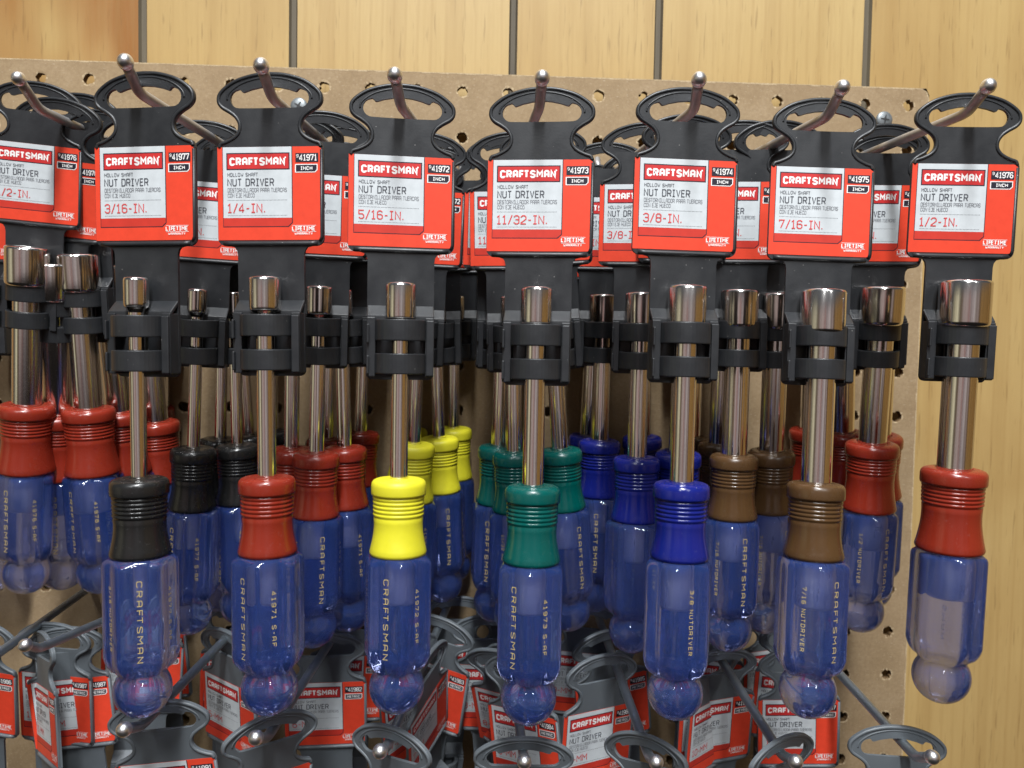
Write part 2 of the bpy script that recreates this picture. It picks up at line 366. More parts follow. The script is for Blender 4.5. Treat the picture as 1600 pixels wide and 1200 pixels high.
# ------------------------------------------------------------------ squarish stroke lettering
k = .16; w = .56
def _o(w=w, k=k): return [(k, 0), (w-k, 0), (w, k), (w, 1-k), (w-k, 1), (k, 1), (0, 1-k), (0, k)]
G = {
 'A': ([[(0, 0), (0, 1-k), (k, 1), (w-k, 1), (w, 1-k), (w, 0)], [(0, .42), (w, .42)]], w),
 'B': ([[(0, 0), (0, 1), (w-k, 1), (w, 1-k), (w, .62), (w-.1, .52), (0, .52)], [(w-.1, .52), (w, .42), (w, k), (w-k, 0), (0, 0)]], w),
 'C': ([[(w, .78), (w, 1-k), (w-k, 1), (k, 1), (0, 1-k), (0, k), (k, 0), (w-k, 0), (w, k), (w, .22)]], w),
 'D': ([[(0, 0), (0, 1), (w-k, 1), (w, 1-k), (w, k), (w-k, 0), (0, 0)]], w),
 'E': ([[(w*.9, 1), (0, 1), (0, 0), (w*.9, 0)], [(0, .52), (w*.8, .52)]], w*.9),
 'F': ([[(w*.9, 1), (0, 1), (0, 0)], [(0, .5), (w*.78, .5)]], w*.88),
 'G': ([[(w, .80), (w, 1-k), (w-k, 1), (k, 1), (0, 1-k), (0, k), (k, 0), (w, 0), (w, .48), (w*.5, .48)]], w),
 'H': ([[(0, 0), (0, 1)], [(w, 0), (w, 1)], [(0, .52), (w, .52)]], w),
 'I': ([[(.2, 0), (.2, 1)], [(0, 1), (.4, 1)], [(0, 0), (.4, 0)]], .4),
 'J': ([[(.12, 1), (w*.85, 1), (w*.85, k), (w*.85-k, 0), (k*.7, 0), (0, k)]], w*.85),
 'L': ([[(0, 1), (0, 0), (w*.85, 0)]], w*.85),
 'M': ([[(0, 0), (0, 1), (.36, .45), (.72, 1), (.72, 0)]], .72),
 'N': ([[(0, 0), (0, 1), (w, 0), (w, 1)]], w),
 'O': ([_o() + [_o()[0]]], w),
 'P': ([[(0, 0), (0, 1), (w-k, 1), (w, 1-k), (w, .6), (w-.1, .48), (0, .48)]], w),
 'R': ([[(0, 0), (0, 1), (w-k, 1), (w, 1-k), (w, .6), (w-.1, .48), (0, .48)], [(w*.55, .48), (w, 0)]], w),
 'S': ([[(w, .80), (w, 1-k), (w-k, 1), (k, 1), (0, 1-k), (0, .64), (w, .36), (w, k), (w-k, 0), (k, 0), (0, k), (0, .20)]], w),
 'T': ([[(0, 1), (w, 1)], [(w/2, 1), (w/2, 0)]], w),
 'U': ([[(0, 1), (0, k), (k, 0), (w-k, 0), (w, k), (w, 1)]], w),
 'V': ([[(0, 1), (w/2, 0), (w, 1)]], w),
 'W': ([[(0, 1), (.18, 0), (.36, .6), (.54, 0), (.72, 1)]], .72),
 'Y': ([[(0, 1), (w/2, .5), (w, 1)], [(w/2, .5), (w/2, 0)]], w),
 '0': ([_o() + [_o()[0]]], w),
 '1': ([[(0, .8), (.2, 1), (.2, 0)], [(0, 0), (.4, 0)]], .4),
 '2': ([[(0, .78), (0, 1-k), (k, 1), (w-k, 1), (w, 1-k), (w, .58), (0, .12), (0, 0), (w, 0)]], w),
 '3': ([[(0, .82), (0, 1-k), (k, 1), (w-k, 1), (w, 1-k), (w, .62), (w-.1, .52), (.16, .52)], [(w-.1, .52), (w, .42), (w, k), (w-k, 0), (k, 0), (0, k), (0, .2)]], w),
 '4': ([[(w*.7, 0), (w*.7, 1), (0, .36), (0, .25), (w, .25)]], w),
 '5': ([[(w, 1), (0, 1), (0, .56), (w-k, .56), (w, .56-k), (w, k), (w-k, 0), (k, 0), (0, k)]], w),
 '6': ([[(w, .84), (w-k, 1), (k, 1), (0, 1-k), (0, k), (k, 0), (w-k, 0), (w, k), (w, .42), (w-k, .56), (0, .56)]], w),
 '7': ([[(0, .8), (0, 1), (w, 1), (.18, 0)]], w),
 '8': ([[(k, .53), (0, .64), (0, 1-k), (k, 1), (w-k, 1), (w, 1-k), (w, .64), (w-k, .53), (k, .53)], [(k, .53), (0, .4), (0, k), (k, 0), (w-k, 0), (w, k), (w, .4), (w-k, .53)]], w),
 '9': ([[(0, .16), (k, 0), (w-k, 0), (w, k), (w, 1-k), (w-k, 1), (k, 1), (0, 1-k), (0, .58), (k, .44), (w, .44)]], w),
 '-': ([[(.02, .45), (.34, .45)]], .36), '/': ([[(0, -.08), (.42, 1.08)]], .42), '.': ([[(.06, 0), (.06, .14)]], .12), ' ': ([], .24),
}
def text_width(t, h, sx, gap):
    return sum(G[c][1]*h*sx + gap*h for c in t) - gap*h
def strip(pts, hw):
    P = [Vector(p) for p in pts]; closed = (P[0]-P[-1]).length < 1e-6
    if closed: P = P[:-1]
    n = len(P); Lft = []; Rgt = []
    for i in range(n):
        dp = (P[i]-P[i-1]) if (closed or i > 0) else None
        dn = (P[(i+1) % n]-P[i]) if (closed or i < n-1) else None
        dp = dp.normalized() if dp is not None else dn.normalized()
        dn = dn.normalized() if dn is not None else dp
        n1 = Vector((-dp.y, dp.x)); n2 = Vector((-dn.y, dn.x)); mi = (n1+n2)
        if mi.length < .2: mi = n1
        mi.normalize(); sc = min(hw / max(mi.dot(n1), .35), hw*2.0)
        Lft.append(P[i]+mi*sc); Rgt.append(P[i]-mi*sc)
    V = []; F = []
    for a, c in zip(Lft, Rgt): V += [a, c]
    m_ = n if closed else n-1
    for i in range(m_):
        j = (i+1) % n; F.append((2*i, 2*i+1, 2*j+1, 2*j))
    return V, F
def text(mb, t, x, y, h, weight, mat, width=None, sx=1.0, gap=.26, place=None, lift=0.0):
    """letters of cap height h from (x, y = baseline); place maps (u, v, lift) to 3-D"""
    if width: sx *= 1.0; tw = text_width(t, h, sx, gap); sx = sx * width / tw; gap = gap * width / tw
    hw = weight*h*.5; cx = x; cnt = 0
    for ch in t:
        strokes, gw = G[ch]
        for st in strokes:
            hh = h - 2*hw if h > 2.2*hw else h
            V, F = strip([(cx + px_*h*sx, y + hw + py_*hh) for px_, py_ in st], hw)
            cnt += 1
            mb.add([place(p.x, p.y, lift + .004*(cnt % 5)) for p in V], F, mat)
        cx += gw*h*sx + gap*h
        if ch == 'F': cx -= .20*h*sx
    return cx

# ------------------------------------------------------------------ wall and pegboard
GROOVES = [-1220.0, -1010.0, -885.0, -760.0, -676.0, -551.0, -467.0, -345.0, -256.4, -172.8, -48.0, 36.1, 159.3, 290.0, 348.0, 473.0, 557.0, 682.0, 766.0, 970.0, 1200.0]
GROOVES_STAIN = -200.0
SCREWS = [(-166.0, -11.2, .5), (163.5, -8.6, .15)]
WALL_Y = 15.0
def build_wall():
    mb = MB(); xs = sorted(GROOVES); gw = 2.4
    edges = [-1500.0] + xs + [1500.0]; z0, z1 = -1100.0, 620.0
    fa, fs = [], []
    def quad(xa, ya, xb, yb, mat, pl, stn):
        mb.add([(xa, ya, z0), (xb, yb, z0), (xb, yb, z1), (xa, ya, z1)], [(0, 1, 2, 3)], mat); fa.append(pl); fs.append(stn)
    for i in range(len(edges)-1):
        a = edges[i] + (gw if i > 0 else 0); c = edges[i+1] - (gw if i < len(edges)-2 else 0)
        pl = (i*37 % 11)/11.0 + .05*i
        quad(a, WALL_Y, c, WALL_Y, 0, pl, 1.0 if c < GROOVES_STAIN else .08)
        if i < len(edges)-2:
            g = edges[i+1]
            quad(c, WALL_Y, g-1.3, WALL_Y+2.0, 1, pl, 0); quad(g-1.3, WALL_Y+2.0, g+1.3, WALL_Y+2.0, 1, pl, 0); quad(g+1.3, WALL_Y+2.0, g+gw, WALL_Y, 1, pl, 0)
    me = mb.mesh('wall', [M_OAK, M_GROOVE], fix_normals=False)
    a1 = me.attributes.new('plank', 'FLOAT', 'FACE'); a1.data.foreach_set('value', fa)
    a2 = me.attributes.new('stain', 'FLOAT', 'FACE'); a2.data.foreach_set('value', fs)
    o = link('wall', me); o['kind'] = 'structure'
    return o

def build_pegboard():
    mb = MB(); P = 25.4; T = 4.2; n = 20
    for c in range(-16, 8):
        for r in range(0, 17):
            cx, cz = c*P, -r*P
            x0, x1, zb, zt = cx-P/2, cx+P/2, cz-P/2, cz+P/2
            if r == 0: zt = cz + 9.9
            if c == 7: x1 = cx + 11.8
            corner = (r == 0 and c == 7)
            outer = []; ring = []; lip = []
            base_r = 3.05 + rnd.uniform(-.1, .15)
            torn = rnd.random()
            for i in range(n):
                a = 2*PI*(i+.5)/n; dx, dz = math.cos(a), math.sin(a)
                t = min((x1-cx)/dx if dx > 1e-6 else 1e9, (x0-cx)/dx if dx < -1e-6 else 1e9, (zt-cz)/dz if dz > 1e-6 else 1e9, (zb-cz)/dz if dz < -1e-6 else 1e9)
                px, pz = cx+dx*t, cz+dz*t
                outer.append((px, pz))
                rr = base_r + rnd.uniform(-.28, .22)
                if rnd.random() < .18: rr -= rnd.uniform(.3, .9)
                ring.append((cx+dx*rr, cz+dz*rr)); lip.append((cx+dx*(base_r+.55+rnd.uniform(0, .5)), cz+dz*(base_r+.55+rnd.uniform(0, .5))))
            # square corners of the cell
            cs = {0: (x1, zt), 1: (x0, zt), 2: (x0, zb), 3: (x1, zb)}
            V = [(p[0], 0, p[1]) for p in outer] + [(p[0], 0, p[1]) for p in lip] + [(p[0], .12, p[1]) for p in ring] + [(p[0], T, p[1]) for p in ring]
            F, MM = [], []
            for i in range(n):
                j = (i+1) % n
                F.append((i, j, n+j, n+i)); MM.append(0)
                F.append((n+i, n+j, 2*n+j, 2*n+i)); MM.append(1 if rnd.random() < .30 + .4*(torn > .6) else 0)
                F.append((2*n+i, 2*n+j, 3*n+j, 3*n+i)); MM.append(2)
            base = len(V)
            for q, (px, pz) in cs.items():
                if corner and q == 0:
                    V += [(px, 0, pz-5.5), (px-1.3, 0, pz-2.0), (px-4.2, 0, pz-.4)]
                else: V.append((px, 0, pz))
            # corner triangles
            idx = base
            for q in range(4):
                sx, sz = ((1, 1), (-1, 1), (-1, -1), (1, -1))[q]
                cand = None
                for i in range(n):
                    j = (i+1) % n
                    pa, pb = outer[i], outer[j]
                    on_v = abs(pa[0]-(x1 if sx > 0 else x0)) < 1e-4 or abs(pb[0]-(x1 if sx > 0 else x0)) < 1e-4
                    on_h = abs(pa[1]-(zt if sz > 0 else zb)) < 1e-4 or abs(pb[1]-(zt if sz > 0 else zb)) < 1e-4
                    if on_v and on_h and not (abs(pa[0]-pb[0]) < 1e-4 or abs(pa[1]-pb[1]) < 1e-4): cand = (i, j)
                if corner and q == 0:
                    if cand: F.append((cand[0], idx, idx+1, idx+2, cand[1])); MM.append(0)
                    idx += 3
                else:
                    if cand: F.append((cand[0], idx, cand[1])); MM.append(0)
                    idx += 1
            o = len(mb.v); mb.v.extend(V)
            for f, mm in zip(F, MM): mb.f.append(tuple(q+o for q in f)); mb.m.append(mm); mb.sm.append(False)
    # rims of the sheet: top edge, right edge, rough light fibre
    xr, zt = 7*P+11.8, 9.9; xl = -16*P-P/2; zb = -16*P-P/2
    pts = []; x = xl
    while x < xr-4.2: pts.append((x, zt)); x += 5.0
    pts += [(xr-4.2, zt-.4), (xr-1.3, zt-2.0), (xr, zt-5.5)]
    z = zt-9
    while z > zb: pts.append((xr, z)); z -= 5.0
    pts.append((xr, zb))
    for i in range(len(pts)-1):
        (xa, za), (xb, zb_) = pts[i], pts[i+1]
        j0, j1 = rnd.uniform(-.25, .25), rnd.uniform(-.25, .25)
        mb.add([(xa, -.02, za), (xb, -.02, zb_), (xb, T, zb_), (xa, T, za)], [(0, 1, 2, 3)], 1)
        # frayed front arris
        nx, nz = (zb_-za), -(xb-xa); ln = math.hypot(nx, nz) or 1; nx, nz = nx/ln, nz/ln
        d = rnd.uniform(.3, .9)
        mb.add([(xa, -.05, za), (xb, -.05, zb_), (xb+nx*d, -.05, zb_+nz*d), (xa+nx*d, -.05, za+nz*d)], [(0, 1, 2, 3)], 1)
    me = mb.mesh('pegboard', [M_BOARD, M_TORN, M_HOLE], fix_normals=False)
    o = link('pegboard', me)
    tag(o, 'brown perforated hardboard pegboard screwed onto the oak panelled wall', 'pegboard')
    for (sx, sz, sp) in SCREWS:
        mb = MB()
        R = 4.7
        mb.lathe([(R, -.1), (R, -.9), (R*.93, -1.35), (R*.72, -1.75), (R*.42, -2.0), (.01, -2.1)], 32)
        for v in range(len(mb.v)):
            x_, y_, z_ = mb.v[v]; mb.v[v] = (x_, z_, -y_)
        arm, wd = 2.5, .48
        for q in range(4):
            a = q*PI/2; ca, sa = math.cos(a), math.sin(a)
            V = [(0.0, -2.17, 0.0)]
            for (ux, uz) in ((wd*1.1, -wd*1.1), (arm, -wd*.55), (arm, wd*.55), (wd*1.1, wd*1.1)):
                V.append((ux*ca-uz*sa, -2.17 + .02*math.hypot(ux, uz), ux*sa+uz*ca))
            mb.add(V, [(0, 1, 2, 3, 4)], 1)  # dark star laid over the dome, stands in for shade in a cross recess
        so = link('screw', mb.mesh('screw', [M_SCREW, M_RECESS_SHADE], fix_normals=False), o, (sx*S, 0, sz*S), (0, sp, 0))
    return o

# ------------------------------------------------------------------ peg hooks
def peg_hook(hole, bend, tip, cool, label, group):
    h, bd, tp = Vector(hole), Vector(bend), Vector(tip)
    mb = MB(); R = 1.95
    h2 = h + (h-bd).normalized()*5.0
    d1 = (bd-h).normalized(); d2 = (tp-bd).normalized()
    pts = [h2, h]
    for i in range(1, 9): pts.append(h.lerp(bd - d1*4.5, i/8.0))
    a, c = bd - d1*4.5, bd + d2*4.0
    for i in range(1, 8):
        t = i/8.0; pts.append(a.lerp(bd, t).lerp(bd.lerp(c, t), t))
    tpe = tp - d2*1.0
    for i in range(0, 4): pts.append(c.lerp(tpe, i/3.0))
    mb.tube(pts, R, 16, 0)
    # rounded bulb at the free end
    br = 2.75; prof_p, prof_r = [], []
    for i in range(0, 13):
        a_ = -PI*.42 + (PI*.42+PI*.5)*i/12.0
        prof_p.append(tp + d2*(math.sin(a_)*br*1.12)); prof_r.append(max(.02, br*math.cos(a_)))
    prof_p.insert(0, tp - d2*4.2); prof_r.insert(0, R*1.001)
    mb.tube(prof_p, prof_r, 20, 1)
    # small bent foot that lies flat on the board above the hole
    mb.tube([h + Vector((0, -1.9, -1.0)), h + Vector((0, -2.0, 4)), h + Vector((0, -2.0, 12)), h + Vector((0, .5, 16))], 1.7, 10, 0)
    o = link('peg_hook', mb.mesh('peg_hook', [M_HOOKG if cool else M_HOOK, M_BALL], origin=tuple(h)), None, h*S)
    tag(o, label, 'peg hook', group)
    return o

# ------------------------------------------------------------------ hang card
def arc(cx, cz, rx, rz, a0, a1, n):
    return [(cx + rx*math.cos(math.radians(a0+(a1-a0)*i/n)), cz + rz*math.sin(math.radians(a0+(a1-a0)*i/n))) for i in range(n+1)]
def smooth_path(P, sub=6):
    out = []
    for i in range(len(P)-1):
        p0 = P[max(i-1, 0)]; p1 = P[i]; p2 = P[i+1]; p3 = P[min(i+2, len(P)-1)]
        for q in range(sub):
            t = q/sub
            out.append(tuple(.5*((2*p1[d]) + (-p0[d]+p2[d])*t + (2*p0[d]-5*p1[d]+4*p2[d]-p3[d])*t*t + (-p0[d]+3*p1[d]-3*p2[d]+p3[d])*t**3) for d in (0, 1)))
    out.append(P[-1]); return out
_half = [(0, 6.3), (4.5, 6.05), (9, 5.1), (13.2, 3.6), (16.8, 1.3), (18.9, -.9), (19.5, -2.9), (19.2, -4.9), (17.7, -6.7), (15.2, -8.2), (13.0, -9.9), (11.8, -12.0), (11.9, -14.3), (13.4, -16.2), (16.2, -17.7), (18.6, -18.6), (19.4, -20.2)]
TOP_R = smooth_path(_half, 4)
W2 = 19.6
OUT_R = TOP_R + [(W2, -21.0), (W2, -53.0)] + arc(W2-3.0, -53.0, 3.0, 2.8, 0, -90, 5)[1:] + [(15.2, -55.8)] + [(13.4, -56.3), (12.6, -57.4), (12.3, -59.0)] + [(12.3, -76.0), (12.3, -101.0)] + arc(10.3, -101.0, 2.0, 2.0, 0, -90, 4)[1:]
OUTLINE = OUT_R + [(-x, z) for x, z in OUT_R[::-1][:-1]]
OUTLINE = OUTLINE[::-1]
HOLE = ([(0, 1.15), (3.5, .85), (7.0, .1), (9.4, -.75), (10.0, -.7), (10.6, .05), (11.2, .35)] + arc(11.3, -3.1, 3.2, 3.3, 82, -90, 9) + [(6, -6.5)])
HOLE = HOLE + [(-x, z) for x, z in HOLE[::-1][:-1]]
HOLE = [p for i, p in enumerate(HOLE) if i == 0 or math.dist(p, HOLE[i-1]) > 1e-4]

def backing_mesh(mat):
    mb = MB()
    mb.plate(OUTLINE, [HOLE], -.65, .65)
    # raised bead along the handle, the shoulders and the lower lip
    path = [(x, z) for x, z in TOP_R]
    full = [(-x, z) for x, z in path[::-1]][:-1] + path
    cen = []
    for i, p in enumerate(full):
        a, c = full[max(i-1, 0)], full[min(i+1, len(full)-1)]
        tx, tz = c[0]-a[0], c[1]-a[1]; l_ = math.hypot(tx, tz) or 1
        cen.append((p[0] + tz/l_*.70, -.45, p[1] - tx/l_*.70))
    mb.tube(cen, .74, 8)
    mb.tube([(-17.4, -.5, -54.8), (-15, -.75, -55.0), (0, -.8, -55.0), (15, -.75, -55.0), (17.4, -.5, -54.8)], .95, 8)
    mb.tube([(19.0, -.5, -21.5), (19.0, -.55, -52.5), (18.3, -.5, -54.1)], .7, 8)
    # thin inner ridge of the handle loop
    inner = [(x*.80, -.5, (z-6.3)*.80+4.3) for x, z in full if z > -3.5]
    mb.tube(inner, .42, 6)
    return mb.mesh('backing', [mat], bevel=0)

CLIP_AX = -7.0
def clip_mesh(mat):
    mb = MB()
    # sloping ledge at the top of the clip
    e = 12.3
    mb.add([(-e, -.6, -75.4), (e, -.6, -75.4), (e, -5.4, -79.4), (-e, -5.4, -79.4), (-e, -.6, -77.2), (e, -.6, -77.2), (e, -5.4, -81.4), (-e, -5.4, -81.4)],
           [(0, 3, 2, 1), (4, 5, 6, 7), (0, 1, 5, 4), (1, 2, 6, 5), (2, 3, 7, 6), (3, 0, 4, 7)])
    for s_ in (-1, 1):
        a, c = sorted((s_*9.0, s_*12.25)); mb.box(a, c, -6.2, -.62, -101.8, -80.0)
        pass
    mb.box(-9.1, 9.1, -2.0, -.62, -101.0, -80.0)
    mb.box(-12.2, -11.3, -7.9, -6.1, -89.5, -82.6); mb.box(-12.2, -11.3, -7.7, -6.1, -100.8, -94.0)
    mb.box(9.4, 12.2, -7.3, -6.1, -101.4, -81.0)
    for (za, zb) in ((-88.6, -80.9), (-100.6, -93.2)):
        ro, ri, n = 9.25, 7.35, 22; dep = .98
        V = []
        for i in range(n+1):
            an = PI + PI*i/n
            for r_, z_ in ((ro, za), (ro, zb), (ri, zb), (ri, za)):
                V.append((r_*math.cos(an), -5.6 + r_*math.sin(an)*dep, z_))
        F = []
        for i in range(n):
            o = 4*i
            for q in range(4): F.append((o+q, o+(q+1) % 4, o+4+(q+1) % 4, o+4+q))
        F += [(0, 1, 2, 3), (4*n+3, 4*n+2, 4*n+1, 4*n)]
        mb.add(V, F)
        mb.box(-9.2, -7.3, -5.7, -1.5, za, zb); mb.box(7.3, 9.2, -5.7, -1.5, za, zb)
    return mb.mesh('clip', [mat], bevel=.4)

def label_mesh():
    mb = MB(); Wl, Hl = 38.6, 33.4
    x0, z0 = -19.45, -20.3
    def P2(u, v, d): return (x0+u, -.78-d, z0-v)
    cor = 1.8
    poly = [(0, 0), (Wl-cor, 0)] + [(Wl-cor+cor*math.sin(a), cor-cor*math.cos(a)) for a in (PI/8, PI/4, 3*PI/8, PI/2)] + [(Wl, Hl-cor)] + [(Wl-cor+cor*math.cos(a), Hl-cor+cor*math.sin(a)) for a in (PI/8, PI/4, 3*PI/8, PI/2)] + [(0, Hl)]
    n = len(poly)
    mb.add([P2(u, v, 0) for u, v in poly] + [(x0+u, -.66, z0-v) for u, v in poly], [tuple(range(n))[::-1]] + [(i, (i+1) % n, n+(i+1) % n, n+i) for i in range(n)], 0)
    def poly2(pts, d, mat): mb.add([P2(u, v, d) for u, v in pts], [tuple(range(len(pts)))[::-1]], mat)
    # white panel with its darker red foot
    poly2([(1.85, .02), (27.75, .02), (27.75, 27.3), (26.2, 28.75), (1.85, 28.75)], .020, 3)
    poly2([(2.05, .02), (27.45, .02), (27.45, 27.1), (26.0, 28.45), (2.05, 28.45)], .040, 1)
    poly2([(2.05, .02), (27.45, .02), (27.45, 25.4), (2.05, 25.4)], .060, 2)
    return mb, P2, poly2

def lettering_mesh(size, num, metric):
    mb, P2, poly2 = MB(), None, None
    x0, z0 = -19.45, -20.3
    def P2(u, v, d): return (x0+u, -.78-d, z0-v)
    def poly2(pts, d, mat): mb.add([P2(u, v, d) for u, v in pts], [tuple(range(len(pts)))[::-1]], mat)
    mats = [M_BANNER, M_NAVY, M_PAPERW, M_INK, M_INKL, M_PINK, M_GREYL]
    def T(t, u, base, h, wt, mat, width=None, gap=.26, d=.16):
        text(mb, t, u, 0, h, wt, mat, width=width, gap=gap, place=lambda a, c, l_: P2(a, base - c, l_), lift=d)
    poly2([(3.35, 2.1), (26.75, 2.1), (26.75, 8.2), (3.35, 8.2)], .08, 1)
    poly2([(3.75, 2.5), (26.35, 2.5), (26.35, 7.8), (3.75, 7.8)], .11, 0)
    T('CRAFTSMAN', 4.85, 6.7, 2.95, .235, 2, width=20.4, gap=.40)
    mb.add([P2(25.2+.32*math.cos(a), 3.9-.32*math.sin(a), .16) for a in [2*PI*i/8 for i in range(8)]], [tuple(range(8))], 2)
    T('HOLLOW SHAFT', 3.8, 10.55, 1.35, .125, 3, width=11.4)
    T('NUT DRIVER', 3.8, 14.0, 2.75, .135, 3, width=17.0)
    T('DESTORNILLADOR PARA TUERCAS', 3.8, 16.15, 1.5, .115, 4, width=21.8, gap=.2)
    T('CON EJE HUECO', 3.8, 18.0, 1.45, .115, 4, width=9.9, gap=.2)
    for vv in (19.05, 24.55):
        for i in range(44):
            u = 3.7 + i*.505
            mb.add([P2(u, vv-.11, .10), P2(u+.24, vv-.11, .10), P2(u+.24, vv+.11, .10), P2(u, vv+.11, .10)], [(0, 1, 2, 3)], 3)
    T(size, 3.8, 23.6, 3.4, .125, 5, width=text_width(size, 3.4, .92, .24), gap=.24)
    poly2([(28.9, 2.4), (37.3, 2.4), (37.3, 5.6), (28.9, 5.6)], .10, 1)
    T('9', 29.35, 4.0, 1.15, .15, 2)
    T(num, 30.5, 5.15, 2.3, .15, 2, width=6.2, gap=.24)
    poly2([(28.7, 6.3), (37.0, 6.3), (37.0, 8.4), (36.1, 9.3), (28.7, 9.3)], .08, 2)
    poly2([(29.05, 6.6), (36.7, 6.6), (36.7, 8.25), (35.95, 9.0), (29.05, 9.0)], .11, 6 if metric else 1)
    if metric: T('METRIC', 30.0, 8.45, 1.3, .19, 2, width=5.7, gap=.32)
    else: T('INCH', 30.9, 8.45, 1.3, .21, 2, width=4.1, gap=.34)
    for vv in (28.15, 30.35):
        poly2([(27.5, vv), (36.3, vv), (36.3, vv+.13), (27.5, vv+.13)], .08, 2)
    T('LIFETIME', 27.6, 30.1, 1.6, .20, 2, width=8.5, gap=.32)
    T('WARRANTY', 28.4, 31.6,   .85, .2, 2, width=6.6, gap=.3)
    return mb.mesh('lettering', mats, fix_normals=False)

_lm, _, _ = label_mesh()
LABEL_ME = _lm.mesh('label', [M_RED, M_RED2, M_WHITE, M_NAVY], fix_normals=False)
BACK_ME = {False: backing_mesh(M_BLACK), True: backing_mesh(M_GREY)}
CLIP_ME = {False: clip_mesh(M_BLACK), True: clip_mesh(M_GREY)}
INCH = {'3/16': '41977', '1/4': '41971', '5/16': '41972', '11/32': '41973', '3/8': '41974', '7/16': '41975', '1/2': '41976'}
METRIC = {'5': '41981', '6': '41982', '7': '41983', '8': '41984', '9': '41985', '10': '41986', '11': '41987'}
LETTER_ME = {}
for k_, v_ in INCH.items(): LETTER_ME[k_] = lettering_mesh(k_ + '-IN.', v_, False)
for k_, v_ in METRIC.items(): LETTER_ME[k_] = lettering_mesh(k_ + '-MM', v_, True)

def new_card(kind, metric):
    root = bpy.data.objects.new('hang_card', None); COL.objects.link(root); root.empty_display_size = .01
    link('backing', BACK_ME[metric], root)
    link('clip', CLIP_ME[metric], root)
    lb = link('label', LABEL_ME, root)
    link('lettering', LETTER_ME[kind], lb)
    return root
CARD_PROTO = {}
def copy_tree(o, parent=None):
    c = o.copy(); COL.objects.link(c)
    if parent is not None: c.parent = parent
    for ch in list(o.children): copy_tree(ch, c)
    return c
def hang_card(kind, metric, loc, ang, label, group):
    if kind not in CARD_PROTO: root = CARD_PROTO[kind] = new_card(kind, metric)
    else: root = copy_tree(CARD_PROTO[kind])
    root.location = Vector(loc)*S
    root.rotation_euler = (math.radians(ang[2]), math.radians(ang[1]), math.radians(ang[0]))
    root['label'] = label; root['category'] = 'hang card'; root['group'] = group
    return root

